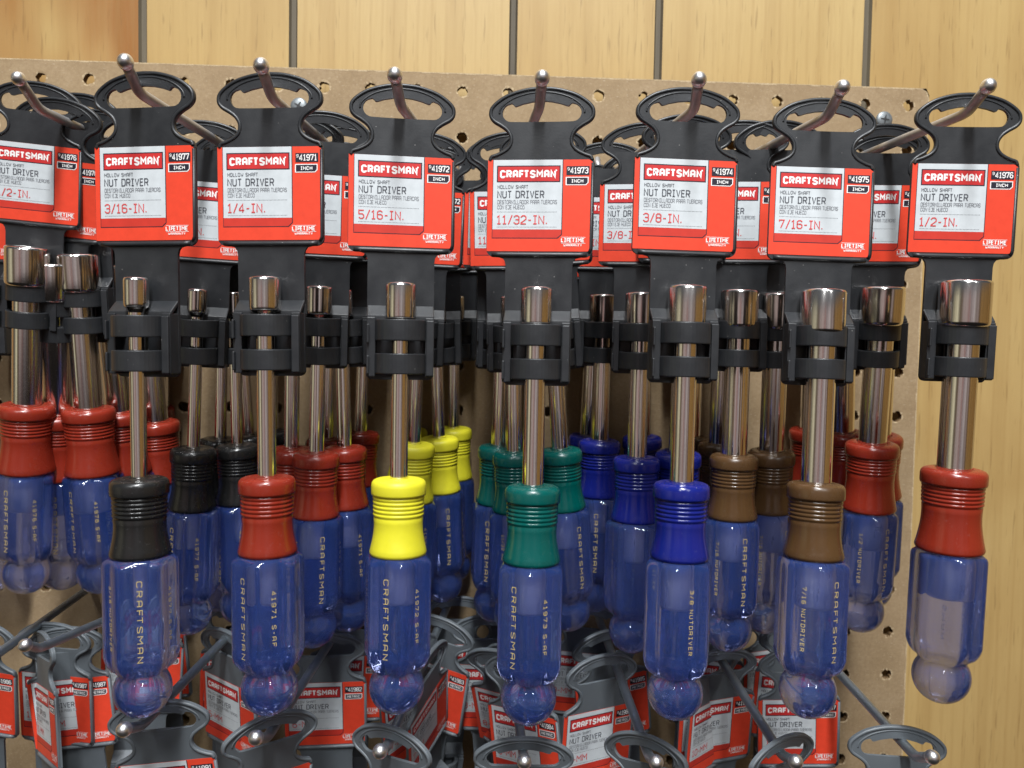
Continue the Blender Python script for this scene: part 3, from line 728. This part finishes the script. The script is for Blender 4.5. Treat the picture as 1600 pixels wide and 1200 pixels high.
# ------------------------------------------------------------------ nut driver
SPEC = {  # collar colour, socket radius, socket height, shaft radius, scale of collar and handle
 '3/16': ('black', 4.3, 11.0, 2.75, 1.0), '1/4': ('red', 5.5, 12.6, 3.3, 1.0), '5/16': ('yellow', 5.55, 14.0, 3.2, 1.0), '11/32': ('green', 5.75, 14.2, 3.85, 1.0),
 '3/8': ('blue', 6.9, 15.0, 4.3, 1.02), '7/16': ('brown', 8.1, 16.6, 5.45, 1.04), '1/2': ('red', 9.1, 17.6, 6.1, 1.16)}
BASE_Z = -226.4
def hexr(a, A=11.55, p=21):
    s_ = 0.0
    for q in range(6):
        c = math.cos(a - q*PI/3)
        if c > 0: s_ += (c/A)**p
    return s_**(-1.0/p) - .42*(.5+.5*math.cos(6*a))**3
def driver_meshes(kind):
    colr, sr, sh, tr, sc = SPEC[kind]
    big = kind == '1/2'
    top = -64.6 if big else -67.5
    ct = -135.5 if big else -139.0
    O = (0, 0, BASE_Z)
    mb = MB(); n = 40
    zb = top - sh
    mb.lathe([(sr*.62, top-6), (sr*.62, top-.6), (sr*.78, top+.0), (sr*.90, top-.1), (sr*.975, top-.45), (sr, top-1.2), (sr*1.0, zb+2.2), (sr*.985, zb+1.2), (sr*.93, zb+.5), (sr*.8, zb+.1), (tr*1.05, zb-.9), (tr*.98, zb-1.6)], n)
    socket = mb.mesh('socket', [M_CHROME], O)
    mb = MB(); mb.lathe([(tr, zb-.2), (tr, ct+.8), (tr, -170.0), (tr, -184.0), (tr*.9, -184.8), (.01, -184.9)], 32, mats=[0, 0, 1, 1, 1])
    shaft = mb.mesh('shaft', [M_CHROME, M_BORE], O)
    # collar
    R = sc; pr = [(tr+.05, ct-1.5), (tr+.12, ct-.1), (tr+.9, ct+.25), (8.2*R, ct-.15), (9.25*R, ct-.6), (9.85*R, ct-1.4), (10.05*R, ct-2.5), (10.05*R, ct-5.2), (9.9*R, ct-5.9)]
    z = ct-6.0
    for i in range(5):
        pr += [((9.18-.03*i)*R, z-.05), ((9.12-.03*i)*R, z-.25), ((9.36-.03*i)*R, z-.50), ((9.44-.03*i)*R, z-.85), ((9.38-.03*i)*R, z-1.22)]; z -= 1.5
    pr += [(8.95*R, z-.1), (8.9*R, z-.4), (9.05*R, z-.7)]
    z -= .7
    zend = -167.0
    for i in range(1, 9):
        t = i/8.0; pr.append(((9.05 - .50*math.sin(min(1, t*1.6)*PI/2)*(1-t) + 1.45*t**1.9)*R, z + (zend+1.3-z)*t))
    pr += [(10.4*R, zend+.75), (10.15*R, zend+.25), (9.8*R, zend+.02), (9.4*R, zend), (tr+.05, zend)]
    mb = MB(); mb.lathe(pr, 56)
    collar = mb.mesh('collar', [COLLAR[colr]], O)
    # handle
    hs = 1.0 if sc < 1.03 else (1.02 if sc < 1.1 else 1.035)
    prof = [(.30, -167.12), (.86, -167.12), (.925, -167.7), (.975, -168.6), (.995, -169.6), (1, -171.0), (1, -190), (1, -203.0), (.988, -203.9), (.955, -205.3), (.895, -207.0), (.82, -208.2), (.75, -208.8), (.71, -209.2)]
    mb = MB(); n = 84; ring0 = None
    V = []; rings = []
    for (f, z) in prof:
        circ = max(0.0, (z+168.8)/1.7) if z > -168.8 else 0.0
        circ = min(1, circ)
        rings.append([((1-circ)*hexr(2*PI*i/n) + circ*11.7) * f * hs for i in range(n)]); V += [(r_*math.sin(2*PI*i/n), -r_*math.cos(2*PI*i/n), z) for i, r_ in enumerate(rings[-1])]
    zs = [p[1] for p in prof]
    rb, zc = 10.1*hs, -216.3
    for i in range(0, 15):
        th = .93; th = th + (PI-.02-th)*i/14.0
        rr, zz = rb*math.sin(th), zc + rb*math.cos(th)
        V += [(rr*math.sin(2*PI*q/n), -rr*math.cos(2*PI*q/n), zz) for q in range(n)]; zs.append(zz)
    F = []
    for j in range(len(zs)-1):
        for i in range(n):
            a, c = j*n+i, j*n+(i+1) % n; F.append((a, a+n, c+n, c))
    F.append(tuple(range(n))); F.append(tuple((len(zs)-1)*n+q for q in range(n))[::-1])
    mb.add(V, F, 0, True); mb.sm[-1] = False; mb.sm[-2] = False
    handle = mb.mesh('handle', [M_CLEAR], O)
    # gold stamping on three neighbouring flats
    num = INCH[kind]
    mb = MB(); ap = hexr(0)*hs + .07
    for q, (t, h, ln, z0) in enumerate(((kind + ' NUTDRIVER', 1.5, 23.0, -176.0), ('CRAFTSMAN', 2.05, 29.5, -173.8), (num + ' S-AF', 1.55, 19.5, -178.0))):
        a = (q-1)*PI/3; nx, ny = math.sin(a), -math.cos(a); tx, ty = math.cos(a), math.sin(a)
        text(mb, t, 0, -h/2, h, .14, 0, width=ln, gap=.42, place=lambda u, v, l_, nx=nx, ny=ny, tx=tx, ty=ty, z0=z0: (nx*(ap+l_) + tx*v, ny*(ap+l_) + ty*v, z0 - u))
    letters = mb.mesh('lettering', [M_GOLD], O, fix_normals=False)
    return socket, shaft, collar, handle, letters
DRV_PROTO = {}
def nut_driver(kind, loc, ang, spin, label, group):
    if kind not in DRV_PROTO:
        root = bpy.data.objects.new('nut_driver', None); COL.objects.link(root); root.empty_display_size = .01
        so, sf, co, ha, le = driver_meshes(kind)
        sfo = link('shaft', sf, root); link('socket', so, sfo); link('collar', co, root); h = link('handle', ha, root); link('lettering', le, h)
        DRV_PROTO[kind] = root
    else: root = copy_tree(DRV_PROTO[kind])
    R = Euler((math.radians(ang[2]), math.radians(ang[1]), math.radians(ang[0])), 'XYZ').to_matrix()
    p = Vector(loc) + R @ Vector((0, CLIP_AX, BASE_Z))
    root.location = p*S
    root.rotation_euler = (R @ Matrix.Rotation(math.radians(spin), 3, 'Z')).to_euler('XYZ')
    root['label'] = label; root['category'] = 'nut driver'; root['group'] = group
    return root

# ------------------------------------------------------------------ build
wall = build_wall()
board = build_pegboard()
HOOKS = [  # hole, bend, tip, cool grey finish, label, group
 ([-279.4, 0.0, -279.4], [-274.4, -157.0, -282.1], [-268.5, -174.0, -276.6], True, 'peg hook almost out of frame at the far left, lower row', 'steel peg hooks of the lower row'),
 ([-228.6, 0.0, -279.4], [-252.6, -108.0, -274.5], [-249.0, -126.0, -266.5], True, 'lower peg hook at far left carrying the edge-on grey card', 'steel peg hooks of the lower row'),
 ([-177.8, 0.0, -279.4], [-190.6, -157.0, -286.0], [-189.7, -174.0, -279.2], True, 'lower peg hook just below the front black-collared driver', 'steel peg hooks of the lower row'),
 ([-127.0, 0.0, -279.4], [-143.8, -157.0, -290.7], [-143.5, -174.0, -282.4], True, 'lower peg hook below the front quarter inch driver with red collar', 'steel peg hooks of the lower row'),
 ([-76.2, 0.0, -279.4], [-98.5, -157.0, -294.2], [-99.3, -174.0, -287.6], True, 'lower peg hook below the front yellow-collared driver', 'steel peg hooks of the lower row'),
 ([-50.8, 0.0, -279.4], [-46.3, -157.0, -298.2], [-47.2, -174.0, -291.7], True, 'lower peg hook below the front green-collared driver', 'steel peg hooks of the lower row'),
 ([0.0, 0.0, -279.4], [2.4, -157.0, -298.8], [1.2, -174.0, -292.3], True, 'lower peg hook between the front green and blue drivers', 'steel peg hooks of the lower row'),
 ([50.8, 0.0, -279.4], [54.8, -157.0, -298.6], [53.2, -174.0, -292.4], True, 'lower peg hook below the front brown-collared driver', 'steel peg hooks of the lower row'),
 ([101.6, 0.0, -279.4], [108.4, -157.0, -299.7], [104.9, -174.0, -291.0], True, 'lowest right peg hook with bare pegboard behind its shaft', 'steel peg hooks of the lower row'),
 ([-279.4, 0.0, -50.8], [-319.4, -157.0, -45.0], [-321.4, -174.0, -38.0], False, 'peg hook almost out of frame at the far left, upper row', 'steel peg hooks of the upper row'),
 ([-228.6, 0.0, -50.8], [-250.9, -108.0, -45.5], [-249.5, -126.0, -38.6], False, 'leftmost bare steel peg hook in the upper row, holding half inch cards', 'steel peg hooks of the upper row'),
 ([-177.8, 0.0, -50.8], [-190.5, -157.0, -51.5], [-188.3, -174.0, -46.2], False, 'steel peg hook carrying the black-collared drivers, shaft running right', 'steel peg hooks of the upper row'),
 ([-127.0, 0.0, -50.8], [-142.9, -157.0, -51.8], [-142.5, -174.0, -46.0], False, 'steel peg hook beside the left screw, carrying quarter inch drivers', 'steel peg hooks of the upper row'),
 ([-76.2, 0.0, -50.8], [-96.1, -157.0, -53.2], [-96.7, -174.0, -47.7], False, 'steel peg hook carrying the yellow-collared drivers', 'steel peg hooks of the upper row'),
 ([-50.8, 0.0, -50.8], [-44.9, -157.0, -52.3], [-45.4, -174.0, -47.0], False, 'steel peg hook carrying the green-collared drivers, pointing straight out', 'steel peg hooks of the upper row'),
 ([0.0, 0.0, -50.8], [13.2, -157.0, -51.4], [10.1, -174.0, -45.8], False, 'steel peg hook carrying the blue-collared drivers', 'steel peg hooks of the upper row'),
 ([50.8, 0.0, -50.8], [64.1, -157.0, -52.3], [61.8, -174.0, -46.9], False, 'steel peg hook near the right screw, carrying brown-collared drivers', 'steel peg hooks of the upper row'),
 ([101.6, 0.0, -50.8], [118.0, -157.0, -49.4], [115.2, -174.0, -44.7], False, 'rightmost upper steel peg hook, its tip in front of bare oak', 'steel peg hooks of the upper row'),
]
for a in HOOKS: peg_hook(*a)
PRODUCTS = [  # size, hang point, (yaw, roll, pitch), spin, driver label, card label, groups
 ('3/16', [-187.1, -160.7, -51.4], [-11.4, -0.5, 0.5], 30, 'black-collared nut driver at the front of its hook, handle clear blue', 'front black hang card printed three-sixteenths inch, holding the front black-collared driver', 'black-collared nut drivers hung one behind another', 'hang cards of the black-collared nut drivers'),
 ('1/4', [-142.7, -160.9, -50.3], [-6.7, -0.8, 0.2], -30, 'red-collared quarter inch nut driver at the front of its hook, handle clear blue', 'front black hang card printed quarter inch, holding the front red-collared driver', 'red-collared quarter inch nut drivers hung one behind another', 'hang cards of the red-collared quarter inch nut drivers'),
 ('5/16', [-95.4, -155.5, -51.2], [5.4, 0.0, -0.6], -22, 'yellow-collared nut driver at the front of its hook, handle clear blue', 'front black hang card printed five-sixteenths inch, holding the front yellow-collared driver', 'yellow-collared nut drivers hung one behind another', 'hang cards of the yellow-collared nut drivers'),
 ('11/32', [-44.2, -160.8, -52.3], [-8.9, -0.0, -1.2], -27, 'green-collared nut driver at the front of its hook, handle clear blue', 'front black hang card printed eleven-thirty-seconds inch, holding the front green-collared driver', 'green-collared nut drivers hung one behind another', 'hang cards of the green-collared nut drivers'),
 ('3/8', [10.0, -160.3, -50.6], [1.0, 0.6, -1.3], 70, 'blue-collared nut driver at the front of its hook, handle clear blue', 'front black hang card printed three-eighths inch, holding the front blue-collared driver', 'blue-collared nut drivers hung one behind another', 'hang cards of the blue-collared nut drivers'),
 ('7/16', [63.9, -154.5, -51.0], [-3.9, 1.2, -2.5], 28, 'brown-collared nut driver at the front of its hook, handle clear blue', 'front black hang card printed seven-sixteenths inch, holding the front brown-collared driver', 'brown-collared nut drivers hung one behind another', 'hang cards of the brown-collared nut drivers'),
 ('1/2', [117.5, -158.6, -48.7], [-7.0, 0.7, 1.0], 150, 'far right red-collared nut driver at the front of its hook, handle clear blue', 'front black hang card printed half inch at far right over bare oak', 'far right red-collared nut drivers hung one behind another', 'hang cards of the far right red-collared nut drivers'),
 ('1/2', [-259.8, -92.8, -36.0], [3.7, 4.1, 7.4], -20, 'far left red-collared nut driver at the front of its hook, handle clear blue', 'front black hang card printed half inch at far left', 'far left red-collared nut drivers hung one behind another', 'hang cards of the far left red-collared nut drivers'),
 ('1/2', [-247.7, -83.1, -37.6], [-3.9, -0.1, 6.7], -30, 'far left red-collared nut driver, third from the front on its hook', 'black hang card third from the front on the far left hook', 'far left red-collared nut drivers hung one behind another', 'hang cards of the far left red-collared nut drivers'),
 ('1/2', [-244.6, -70.4, -41.1], [-0.2, -1.7, 9.2], 18.990105308950955, 'far left red-collared nut driver, fourth from the front on its hook', 'black hang card fourth from the front on the far left hook', 'far left red-collared nut drivers hung one behind another', 'hang cards of the far left red-collared nut drivers'),
 ('1/2', [-239.3, -29.9, -43.2], [2.2, 1.0, 11.5], -18.46918545997258, 'far left red-collared nut driver, sixth from the front on its hook', 'black hang card sixth from the front on the far left hook', 'far left red-collared nut drivers hung one behind another', 'hang cards of the far left red-collared nut drivers'),
 ('1/2', [-251.2, -91.2, -42.2], [-3.7, 5.5, 11.4], 18.167480813756743, 'far left red-collared nut driver, second from the front on its hook', 'black hang card second from the front on the far left hook', 'far left red-collared nut drivers hung one behind another', 'hang cards of the far left red-collared nut drivers'),
 ('3/16', [-317.6, -35.7, -47.7], [-0.3, -0.1, 3.8], -39.308432242163406, 'black-collared nut driver cut off by the left edge of the picture', 'black hang card cut off by the left edge of the picture', ' nut drivers hung one behind another', 'hang cards of the  nut drivers'),
 ('3/16', [-187.6, -91.9, -50.3], [6.0, 2.3, 4.0], -35, 'black-collared nut driver, second from the front on its hook', 'black hang card second from the front on the black-collared drivers hook', 'black-collared nut drivers hung one behind another', 'hang cards of the black-collared nut drivers'),
 ('3/16', [-180.0, -74.3, -50.4], [-2.3, -0.6, 3.2], -39.00317750543749, 'black-collared nut driver, third from the front on its hook', 'black hang card third from the front on the black-collared drivers hook', 'black-collared nut drivers hung one behind another', 'hang cards of the black-collared nut drivers'),
 ('3/16', [-185.0, -61.8, -49.2], [-8.9, 2.3, 3.2], -36.81019413592004, 'black-collared nut driver, fourth from the front on its hook', 'black hang card fourth from the front on the black-collared drivers hook', 'black-collared nut drivers hung one behind another', 'hang cards of the black-collared nut drivers'),
 ('3/16', [-185.9, -52.3, -48.7], [-11.1, -2.0, 5.2], 22.84128419337384, 'black-collared nut driver, fifth from the front on its hook', 'black hang card fifth from the front on the black-collared drivers hook', 'black-collared nut drivers hung one behind another', 'hang cards of the black-collared nut drivers'),
 ('1/4', [-132.9, -108.5, -49.1], [7.3, 0.9, 3.2], 20, 'red-collared quarter inch nut driver, second from the front on its hook', 'black hang card second from the front on the quarter inch drivers hook', 'red-collared quarter inch nut drivers hung one behind another', 'hang cards of the red-collared quarter inch nut drivers'),
 ('1/4', [-129.6, -88.6, -49.1], [-0.2, -1.4, 3.2], -19.541716713640092, 'red-collared quarter inch nut driver, fourth from the front on its hook', 'black hang card fourth from the front on the quarter inch drivers hook', 'red-collared quarter inch nut drivers hung one behind another', 'hang cards of the red-collared quarter inch nut drivers'),
 ('1/4', [-144.5, -98.7, -49.2], [-10.4, 2.1, 4.4], -39.16410780792988, 'red-collared quarter inch nut driver, third from the front on its hook', 'black hang card third from the front on the quarter inch drivers hook', 'red-collared quarter inch nut drivers hung one behind another', 'hang cards of the red-collared quarter inch nut drivers'),
 ('1/4', [-123.2, -29.8, -48.3], [5.9, 1.5, 3.1], 22.469722446346694, 'red-collared quarter inch nut driver, sixth from the front on its hook, nearest the board', 'black hang card sixth from the front on the quarter inch drivers hook, nearest the board', 'red-collared quarter inch nut drivers hung one behind another', 'hang cards of the red-collared quarter inch nut drivers'),
 ('1/4', [-135.3, -56.6, -49.4], [-5.5, 2.2, 3.8], 25.372667790568627, 'red-collared quarter inch nut driver, fifth from the front on its hook', 'black hang card fifth from the front on the quarter inch drivers hook', 'red-collared quarter inch nut drivers hung one behind another', 'hang cards of the red-collared quarter inch nut drivers'),
 ('5/16', [-92.0, -78.0, -49.1], [3.0, 1.4, 5.1], -21.595298473749256, 'yellow-collared nut driver, second from the front on its hook', 'black hang card second from the front on the yellow-collared drivers hook', 'yellow-collared nut drivers hung one behind another', 'hang cards of the yellow-collared nut drivers'),
 ('5/16', [-89.7, -52.6, -48.9], [-2.3, -1.9, 5.1], 22.53397751923656, 'yellow-collared nut driver, third from the front on its hook', 'black hang card third from the front on the yellow-collared drivers hook', 'yellow-collared nut drivers hung one behind another', 'hang cards of the yellow-collared nut drivers'),
 ('5/16', [-79.1, -21.4, -46.7], [0.8, -0.4, 4.2], -29.899473763617546, 'yellow-collared nut driver, fifth from the front on its hook, nearest the board', 'black hang card fifth from the front on the yellow-collared drivers hook, nearest the board', 'yellow-collared nut drivers hung one behind another', 'hang cards of the yellow-collared nut drivers'),
 ('5/16', [-93.9, -22.0, -48.3], [-3.2, 3.7, 6.1], 16.65056126377693, 'yellow-collared nut driver, fourth from the front on its hook', 'black hang card fourth from the front on the yellow-collared drivers hook', 'yellow-collared nut drivers hung one behind another', 'hang cards of the yellow-collared nut drivers'),
 ('11/32', [-38.6, -94.7, -49.1], [-4.9, -4.4, 5.0], 35.462951866176766, 'green-collared nut driver, second from the front on its hook', 'black hang card second from the front on the green-collared drivers hook', 'green-collared nut drivers hung one behind another', 'hang cards of the green-collared nut drivers'),
 ('11/32', [-51.8, -88.6, -50.4], [-3.4, -1.3, 3.5], 32.410495191028915, 'green-collared nut driver, third from the front on its hook', 'black hang card third from the front on the green-collared drivers hook', 'green-collared nut drivers hung one behind another', 'hang cards of the green-collared nut drivers'),
 ('11/32', [-53.4, -75.8, -49.4], [1.7, 0.6, 3.8], -27.030459655921597, 'green-collared nut driver, fourth from the front on its hook', 'black hang card fourth from the front on the green-collared drivers hook', 'green-collared nut drivers hung one behind another', 'hang cards of the green-collared nut drivers'),
 ('3/8', [5.7, -106.7, -49.2], [-12.5, 0.3, 1.1], 120, 'blue-collared nut driver, third from the front on its hook', 'black hang card third from the front on the blue-collared drivers hook', 'blue-collared nut drivers hung one behind another', 'hang cards of the blue-collared nut drivers'),
 ('3/8', [-4.2, -62.4, -47.3], [-7.0, 0.3, 2.7], -5, 'blue-collared nut driver, fourth from the front on its hook', 'black hang card fourth from the front on the blue-collared drivers hook', 'blue-collared nut drivers hung one behind another', 'hang cards of the blue-collared nut drivers'),
 ('3/8', [21.0, -116.5, -48.1], [2.8, -1.4, 7.6], 36.12202223470324, 'blue-collared nut driver, second from the front on its hook', 'black hang card second from the front on the blue-collared drivers hook', 'blue-collared nut drivers hung one behind another', 'hang cards of the blue-collared nut drivers'),
 ('3/8', [14.3, -48.6, -48.1], [6.4, -3.1, 6.1], -28.726648648779523, 'blue-collared nut driver, fifth from the front on its hook', 'black hang card fifth from the front on the blue-collared drivers hook', 'blue-collared nut drivers hung one behind another', 'hang cards of the blue-collared nut drivers'),
 ('7/16', [47.7, -108.1, -47.4], [-9.1, 0.2, 0.8], 22, 'brown-collared nut driver, third from the front on its hook', 'black hang card third from the front on the brown-collared drivers hook', 'brown-collared nut drivers hung one behind another', 'hang cards of the brown-collared nut drivers'),
 ('7/16', [63.0, -109.2, -47.2], [-0.1, -1.9, 6.5], 25, 'brown-collared nut driver, second from the front on its hook', 'black hang card second from the front on the brown-collared drivers hook', 'brown-collared nut drivers hung one behind another', 'hang cards of the brown-collared nut drivers'),
 ('7/16', [56.4, -59.0, -49.1], [-3.5, -0.2, 4.4], -30.592825776930876, 'brown-collared nut driver, fourth from the front on its hook', 'black hang card fourth from the front on the brown-collared drivers hook', 'brown-collared nut drivers hung one behind another', 'hang cards of the brown-collared nut drivers'),
 ('1/2', [113.6, -55.7, -47.5], [2.6, -5.0, 7.0], -17.975513926844375, 'far right red-collared nut driver, fourth from the front on its hook', 'black hang card fourth from the front on the far right hook', 'far right red-collared nut drivers hung one behind another', 'hang cards of the far right red-collared nut drivers'),
 ('1/2', [112.6, -105.7, -46.4], [-1.2, -0.9, 5.8], 25, 'far right red-collared nut driver, second from the front on its hook', 'black hang card second from the front on the far right hook', 'far right red-collared nut drivers hung one behind another', 'hang cards of the far right red-collared nut drivers'),
 ('1/2', [119.8, -90.0, -46.7], [-1.9, -4.0, 9.8], 23.6095453263253, 'far right red-collared nut driver, third from the front on its hook', 'black hang card third from the front on the far right hook', 'far right red-collared nut drivers hung one behind another', 'hang cards of the far right red-collared nut drivers'),
 ('1/2', [110.3, -35.3, -47.6], [-5.6, -2.3, 6.9], 37.31777729926665, 'far right red-collared nut driver, fifth from the front on its hook, nearest the board', 'black hang card fifth from the front on the far right hook, nearest the board', 'far right red-collared nut drivers hung one behind another', 'hang cards of the far right red-collared nut drivers'),
 ('1/2', [-237.8, -10.8, -48.8], [4, 1, 5], 34.39007536747488, 'far left red-collared nut driver, seventh from the front, added to shade the board', 'black hang card seventh from the front on the far left hook, added to shade the board', 'far left red-collared nut drivers hung one behind another', 'hang cards of the far left red-collared nut drivers'),  # added deep on the hook to keep lamp light off the board
 ('1/2', [-232.6, -48.6, -46.9], [-5, -1, 7], -29.744084281548496, 'far left red-collared nut driver, fifth from the front, added to shade the board', 'black hang card fifth from the front on the far left hook, added to shade the board', 'far left red-collared nut drivers hung one behind another', 'hang cards of the far left red-collared nut drivers'),  # added occluder, darkens the board at far left
 ('3/16', [-177.5, -20.4, -49.4], [5, -1, 4], 36.4923579796895, 'black-collared nut driver, sixth from the front on its hook, added to shade the board', 'black hang card sixth from the front on the black-collared drivers hook, added to shade the board', 'black-collared nut drivers hung one behind another', 'hang cards of the black-collared nut drivers'),  # added occluder, shades the board behind the black-collared drivers
 ('11/32', [-46.5, -34.5, -49.6], [-6, 1, 4], -25.82441712651405, 'green-collared nut driver, fifth from the front on its hook, added to shade the board', 'black hang card fifth from the front on the green-collared drivers hook, added to shade the board', 'green-collared nut drivers hung one behind another', 'hang cards of the green-collared nut drivers'),  # added occluder, shades the board behind the green-collared drivers
 ('3/8', [-2.2, -22.0, -49.4], [5, 1, 4], -20.212084826219925, 'blue-collared nut driver, sixth from the front on its hook, nearest the board', 'black hang card sixth from the front on the blue-collared drivers hook, nearest the board', 'blue-collared nut drivers hung one behind another', 'hang cards of the blue-collared nut drivers'),
 ('7/16', [49.7, -22.0, -49.5], [4, -1, 4], 37.95217963833281, 'brown-collared nut driver, fifth from the front on its hook, added to shade the board', 'black hang card fifth from the front on the brown-collared drivers hook, added to shade the board', 'brown-collared nut drivers hung one behind another', 'hang cards of the brown-collared nut drivers'),  # added occluder, shades the board behind the brown-collared drivers
]
for kind, c, a, sp, dl, cl, gd, gc in PRODUCTS:
    hang_card(kind, False, c, a, cl, gc)
    nut_driver(kind, c, a, sp, dl, gd)
METRIC_CARDS = [  # size, hang point, (yaw, roll, pitch), label, group
 ('11', [-270.8, -69.9, -286.8], [-49.5, -7.5, 0.9], 'grey card turned edge-on at the lower left, red label seen from the side', 'grey metric hang cards of the lower row'),
 ('5', [-187.7, -148.2, -285.4], [-0.9, -5.9, 8.3], 'grey card with open handle loop right under the black-collared driver', 'grey metric hang cards of the lower row'),
 ('6', [-143.1, -152.3, -289.0], [38.9, 1.5, 10.6], 'tilted grey handle loop under the quarter inch driver with red collar', 'grey metric hang cards of the lower row'),
 ('7', [-97.4, -157.6, -291.8], [-35.7, -3.9, 5.3], 'twisted grey handle loop under the yellow-collared driver', 'grey metric hang cards of the lower row'),
 ('8', [-46.0, -155.7, -297.0], [1.0, 1.6, 11.7], 'wide grey handle loop under the green-collared driver', 'grey metric hang cards of the lower row'),
 ('9', [1.0, -152.7, -297.5], [-46.3, -9.0, 7.9], 'grey handle loop tilted down right, between green and blue drivers', 'grey metric hang cards of the lower row'),
 ('10', [56.0, -155.0, -297.5], [32.2, 1.4, 9.4], 'grey handle loop tilted up right under the brown-collared driver', 'grey metric hang cards of the lower row'),
 ('11', [105.8, -147.5, -297.6], [-5.7, 1.1, -0.1], 'wide grey handle loop at lower right with oak seen through it', 'grey metric hang cards of the lower row'),
 ('11', [-265.0, -62.2, -287.2], [1.9, -5.4, 3.3], 'grey metric card just behind the edge-on card, number box in view', 'grey metric hang cards of the lower row'),
 ('11', [-270.2, -60.8, -285.4], [-11.0, 1.2, 4.2], 'grey metric card whose left half shows left of the edge-on card', 'grey metric hang cards of the lower row'),
 ('10', [-298.0, -76.6, -277.8], [-5.8, 7.4, 12.4], 'grey metric card cut off by the left picture edge', 'grey metric hang cards of the lower row'),
 ('5', [-182.7, -75.0, -284.0], [-36.2, 4.6, 6.7], 'grey card turned to the left between the black and red front drivers', 'grey metric hang cards of the lower row'),
 ('6', [-136.6, -77.8, -283.4], [3.3, -0.5, 9.9], 'grey card facing straight out between the red and yellow front drivers', 'grey metric hang cards of the lower row'),
 ('7', [-96.8, -81.9, -285.8], [48.8, -10.8, 5.1], 'grey card turned to the right just behind the yellow driver ball', 'grey metric hang cards of the lower row'),
 ('7', [-86.9, -97.4, -286.8], [63.3, -22.3, 10.9], 'grey card seen as a thin strip behind the right-turned card by the yellow driver', 'grey metric hang cards of the lower row'),
 ('7', [-83.0, -56.5, -283.4], [-21.0, 10.3, 7.4], 'grey card furthest right on the hook under the yellow driver', 'grey metric hang cards of the lower row'),
 ('8', [-45.2, -94.4, -288.8], [-38.5, -4.9, 4.3], 'grey card just behind the green driver ball, number box right of it', 'grey metric hang cards of the lower row'),
 ('8', [-44.3, -88.8, -288.3], [-39.9, 12.8, 12.0], 'grey card showing only its left strip behind the green driver ball', 'grey metric hang cards of the lower row'),
 ('8', [-52.3, -87.2, -288.3], [-28.8, 2.1, 21.7], 'grey card leaning furthest left on the hook under the green driver', 'grey metric hang cards of the lower row'),
 ('9', [-6.0, -92.9, -289.0], [25.1, 0.3, 4.5], 'grey card read in full between the front green and blue drivers', 'grey metric hang cards of the lower row'),
 ('9', [1.2, -67.1, -286.0], [11.0, -8.3, 8.4], 'grey card half hidden behind the hook shaft left of the blue driver', 'grey metric hang cards of the lower row'),
 ('10', [50.7, -83.0, -289.1], [40.3, -1.0, 4.2], 'grey card turned to the left beneath the blue driver', 'grey metric hang cards of the lower row'),
 ('10', [51.0, -87.2, -288.4], [11.6, -3.5, 10.8], 'grey card showing only its right edge, right of the blue driver', 'grey metric hang cards of the lower row'),
 ('11', [91.2, -82.6, -289.5], [-5.8, -2.7, 5.7], 'grey card facing out just below the brown-collared driver', 'grey metric hang cards of the lower row'),
 ('11', [98.6, -63.2, -285.5], [-12.2, 3.0, 3.7], 'darker grey card behind the one below the brown-collared driver', 'grey metric hang cards of the lower row'),
 ('11', [-231.4, -48.6, -275.7], [8, 3, 4], 'grey card deepest on the lower left hook, in shadow', 'grey metric hang cards of the lower row'),
 ('11', [-238.6, -27.0, -276.7], [-10, -4, 4], 'grey card against the board on the lower left hook', 'grey metric hang cards of the lower row'),
 ('5', [-184.0, -51.8, -280.1], [-10, 3, 4], 'shadowed grey card by the board under the black-collared drivers', 'grey metric hang cards of the lower row'),
 ('6', [-129.0, -47.1, -281.3], [8, 2, 4], 'shadowed grey card by the board under the quarter inch drivers', 'grey metric hang cards of the lower row'),
 ('7', [-73.7, -31.4, -280.9], [14, 6, 4], 'shadowed grey card by the board under the yellow-collared drivers', 'grey metric hang cards of the lower row'),
 ('8', [-58.3, -51.8, -284.1], [-14, -4, 4], 'shadowed grey card whose loop shows left of the green driver', 'grey metric hang cards of the lower row'),
 ('8', [-44.9, -31.4, -281.7], [9, 4, 3], 'shadowed grey card by the board under the green-collared drivers', 'grey metric hang cards of the lower row'),
 ('9', [-5.4, -39.2, -282.8], [-8, 3, 4], 'shadowed grey card by the board under the blue-collared drivers', 'grey metric hang cards of the lower row'),
 ('10', [57.0, -47.1, -283.7], [-12, 3, 4], 'shadowed grey card by the board left of the brown-collared drivers', 'grey metric hang cards of the lower row'),
 ('11', [98.1, -34.5, -282.4], [10, -3, 4], 'shadowed grey card by the board on the lower right hook', 'grey metric hang cards of the lower row'),
]
for kind, c, a, lb, g in METRIC_CARDS: hang_card(kind, True, c, a, lb, g)
